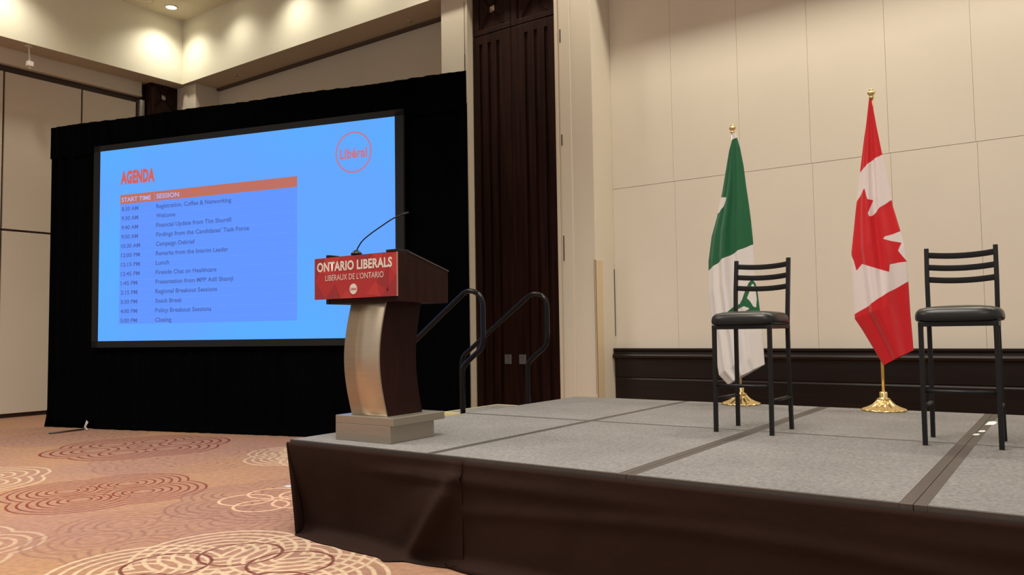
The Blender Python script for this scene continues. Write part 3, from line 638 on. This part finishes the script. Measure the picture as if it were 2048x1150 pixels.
def cloth(Lp, Rp, y0, design, folds, m, parent, nu=70, nv=230):
    bm = bmesh.new(); lay = bm.verts.layers.float.new('design'); F, Bk = [], []
    for j in range(nv+1):
        v = j/nv; a, b = interp(Lp, v), interp(Rp, v); fr, bk = [], []; wv = math.hypot(a[0]-b[0], a[1]-b[1])
        for i in range(nu+1):
            u = i/nu; x = a[0]+(b[0]-a[0])*u; z = a[1]+(b[1]-a[1])*u
            e = math.sin(math.pi*u)**.6; body = .16*wv*e; rip = 0
            for (c, s, wd_, am) in folds:
                cc = c+s*v; rip += 1.7*am*wv*math.exp(-((u-cc)/wd_)**2)*min(1, v*3+.2)
            yf = y0-.02*0-body-rip*e
            p = bm.verts.new((x, yf, z)); p[lay] = design(x, z); fr.append(p)
            if 0 < i < nu:
                q = bm.verts.new((x, y0+.5*body+.012+.3*rip*e, z)); q[lay] = p[lay]; bk.append(q)
        F.append(fr); Bk.append([fr[0]]+bk+[fr[-1]])
    for j in range(nv):
        for i in range(nu):
            bm.faces.new((F[j][i], F[j+1][i], F[j+1][i+1], F[j][i+1])); bm.faces.new((Bk[j][i], Bk[j][i+1], Bk[j+1][i+1], Bk[j+1][i]))
    return finish('flag_cloth', bm, m, parent, True, recalc=False)
def flag_stand(x, y, top, polemat, label):
    t = thing('flag_stand', label, 'flag', (x, y, ST), 0, 'flags on floor stands')
    bm = bmesh.new(); lathe(bm, [(.165, 0), (.168, .008), (.160, .014), (.150, .018), (.118, .030), (.085, .048), (.062, .070), (.048, .092)], 128, flute=lambda r, z: .05 if .012 < z < .08 else (.018 if z > 0 else 0)); finish('stand_base', bm, M_gold, t, True)
    bm = bmesh.new(); lathe(bm, [(.050, .090), (.052, .097), (.034, .102), (.030, .108), (.031, .145), (.027, .150), (.0165, .152)], 32); finish('collar', bm, M_gold, t, True)
    bm = bmesh.new(); tube(bm, [(0, 0, .14), (0, 0, top-ST-.075)], .0125, 16); finish('pole', bm, polemat, t, True)
    bm = bmesh.new(); h = top-ST; lathe(bm, [(.014, h-.085), (.022, h-.08), (.022, h-.072), (.012, h-.066), (.014, h-.060), (.028, h-.048), (.031, h-.038), (.027, h-.027), (.012, h-.022), (.016, h-.014), (.015, h-.006), (.004, h)], 24); finish('finial', bm, M_gold, t, True)
    return t
caL = [(-1.279, 3.135), (-1.31, 2.918), (-1.328, 2.82), (-1.371, 2.536), (-1.39, 2.387), (-1.412, 2.251), (-1.438, 2.052), (-1.46, 1.891), (-1.462, 1.577), (-1.454, 1.34), (-1.402, 1.252), (-1.327, 1.109), (-1.253, 0.963)]
caR = [(-1.261, 3.132), (-1.232, 2.905), (-1.196, 2.662), (-1.164, 2.447), (-1.132, 2.227), (-1.09, 2.047), (-1.063, 1.899), (-1.05, 1.784), (-1.045, 1.632), (-1.041, 1.391), (-1.034, 1.224), (-1.029, 1.085)]
caTop = [(-1.60, 2.45), (-1.371, 2.536), (-1.271, 2.616), (-1.196, 2.662), (-0.9, 2.76), (-.9, 3.4), (-1.6, 3.4)]
caBot = [(-1.603, 1.28), (-1.443, 1.382), (-1.314, 1.448), (-1.176, 1.541), (-1.045, 1.627), (-0.8, 1.75), (-.8, .7), (-1.6, .7)]
caLeaf = [(-1.332, 2.398), (-1.318, 2.341), (-1.305, 2.3), (-1.267, 2.293), (-1.285, 2.238), (-1.303, 2.185), (-1.295, 2.159), (-1.276, 2.163), (-1.217, 2.226), (-1.14, 2.289), (-1.132, 2.222), (-1.113, 2.205), (-1.099, 2.145), (-1.086, 2.029), (-1.136, 2.007), (-1.185, 1.989), (-1.197, 1.968), (-1.149, 1.952), (-1.079, 1.936), (-1.093, 1.906), (-1.105, 1.873), (-1.076, 1.827), (-1.047, 1.784), (-1.1, 1.778), (-1.158, 1.764), (-1.163, 1.703), (-1.213, 1.721), (-1.303, 1.756), (-1.371, 1.782), (-1.395, 1.756), (-1.419, 1.73), (-1.439, 1.814), (-1.472, 1.891), (-1.454, 2.054), (-1.427, 2.273), (-1.373, 2.335)]
f2 = flag_stand(-1.263, 6.88, 3.222, M_gold, 'red and white maple leaf flag on a tall brass pole with fluted gold base')
fc = cloth(caL, caR, 6.865, lambda x, z: min(sdf(caTop, x, z), sdf(caLeaf, x, z), sdf(caBot, x, z)), [(.30, .25, .10, .10), (.75, -.1, .09, .09), (.10, .35, .06, .06)], flag_mat('red_white_nylon', (.80, .70, .68), (.62, .012, .018)), f2)
fc.matrix_parent_inverse = Matrix.Translation((1.263, -6.88, -ST))
grL = [(-2.434, 3.045), (-2.44, 2.98), (-2.469, 2.891), (-2.503, 2.729), (-2.547, 2.511), (-2.602, 2.293), (-2.659, 2.117), (-2.695, 1.896), (-2.704, 1.603), (-2.688, 1.352), (-2.659, 1.158), (-2.642, 0.966), (-2.628, 0.856), (-2.544, 0.771)]
grR = [(-2.408, 3.040), (-2.371, 2.904), (-2.343, 2.735), (-2.324, 2.54), (-2.307, 2.401), (-2.29, 2.236), (-2.275, 2.017), (-2.268, 1.747), (-2.251, 1.585), (-2.235, 1.423), (-2.221, 1.263), (-2.216, 1.103), (-2.21, 0.958)]
grCut = [(-3.0, 1.66), (-2.757, 1.773), (-2.698, 1.803), (-2.552, 1.878), (-2.409, 1.951), (-2.275, 2.017), (-2.1, 2.10), (-2.1, 2.998), (-2.38, 2.998), (-2.6, 2.93), (-3, 2.93)]
grIns = [(-2.655, 2.28), (-2.61, 2.315), (-2.566, 2.33), (-2.522, 2.374), (-2.486, 2.454), (-2.528, 2.461), (-2.554, 2.467), (-2.606, 2.50)]
grTri = [(-2.288, 1.707), (-2.316, 1.674), (-2.337, 1.602), (-2.356, 1.529), (-2.382, 1.495), (-2.438, 1.467), (-2.482, 1.416), (-2.485, 1.313), (-2.228, 1.308), (-2.234, 1.437), (-2.246, 1.584), (-2.265, 1.671)]
grA = [(-2.290, 1.668), (-2.308, 1.601), (-2.325, 1.539), (-2.305, 1.514), (-2.282, 1.465), (-2.261, 1.456), (-2.256, 1.531), (-2.264, 1.612), (-2.278, 1.661)]
grB = [(-2.44, 1.415), (-2.397, 1.449), (-2.342, 1.469), (-2.304, 1.447), (-2.343, 1.421), (-2.399, 1.395)]
def gr_design(x, z):
    a = max(sdf(grCut, x, z), -sdf(grIns, x, z)); b = max(sdf(grTri, x, z), -sdf(grA, x, z), -sdf(grB, x, z)); return min(a, b)
f1 = flag_stand(-2.437, 6.90, 3.128, M_silver, 'green and white flag on a silver pole with fluted gold base, behind the left stool')
fc = cloth(grL, grR, 6.885, gr_design, [(.35, .15, .10, .09), (.70, .1, .08, .07), (.12, .1, .07, .05)], flag_mat('green_white_nylon', (.74, .69, .66), (.012, .115, .045)), f1)
fc.matrix_parent_inverse = Matrix.Translation((2.437, -6.90, -ST))

# ------------------------------------------------------------------ scraps
def scrap(name, label, pts, z, m, cat):
    bm = bmesh.new(); vs = [bm.verts.new((p[0], p[1], z+.001)) for p in pts]; f = bm.faces.new(vs); r = bmesh.ops.extrude_face_region(bm, geom=[f])
    for v in [e for e in r['geom'] if isinstance(e, bmesh.types.BMVert)]: v.co.z += .002
    return tag(finish(name, bm, m), label, cat, 'tape scraps on the stage' if cat == 'tape' else None)
for k, (cx, cy, sx, sy, lb) in enumerate(((-.515, 5.63, .018, .05, 'nearest white tape scrap on the deck joint between the stool legs'), (-.50, 5.82, .02, .05, 'middle white tape scrap on the deck joint behind the right stool'), (-.485, 6.32, .03, .13, 'farthest and longest white tape scrap on the deck joint behind the right stool'))):
    scrap('tape_scrap', lb, [(cx-sx, cy-sy), (cx+sx*.6, cy-sy*.8), (cx+sx, cy+sy*.3), (cx+sx*.3, cy+sy), (cx-sx*.8, cy+sy*.6)], ST, M_tape, 'tape')
scrap('paper_scrap', 'small pale blue paper scrap on the carpet left of the stage skirt', [(-5.50, 4.33), (-5.41, 4.31), (-5.36, 4.42), (-5.44, 4.46)], 0, mat('pale_blue_paper', (.42, .50, .56), .6), 'paper')
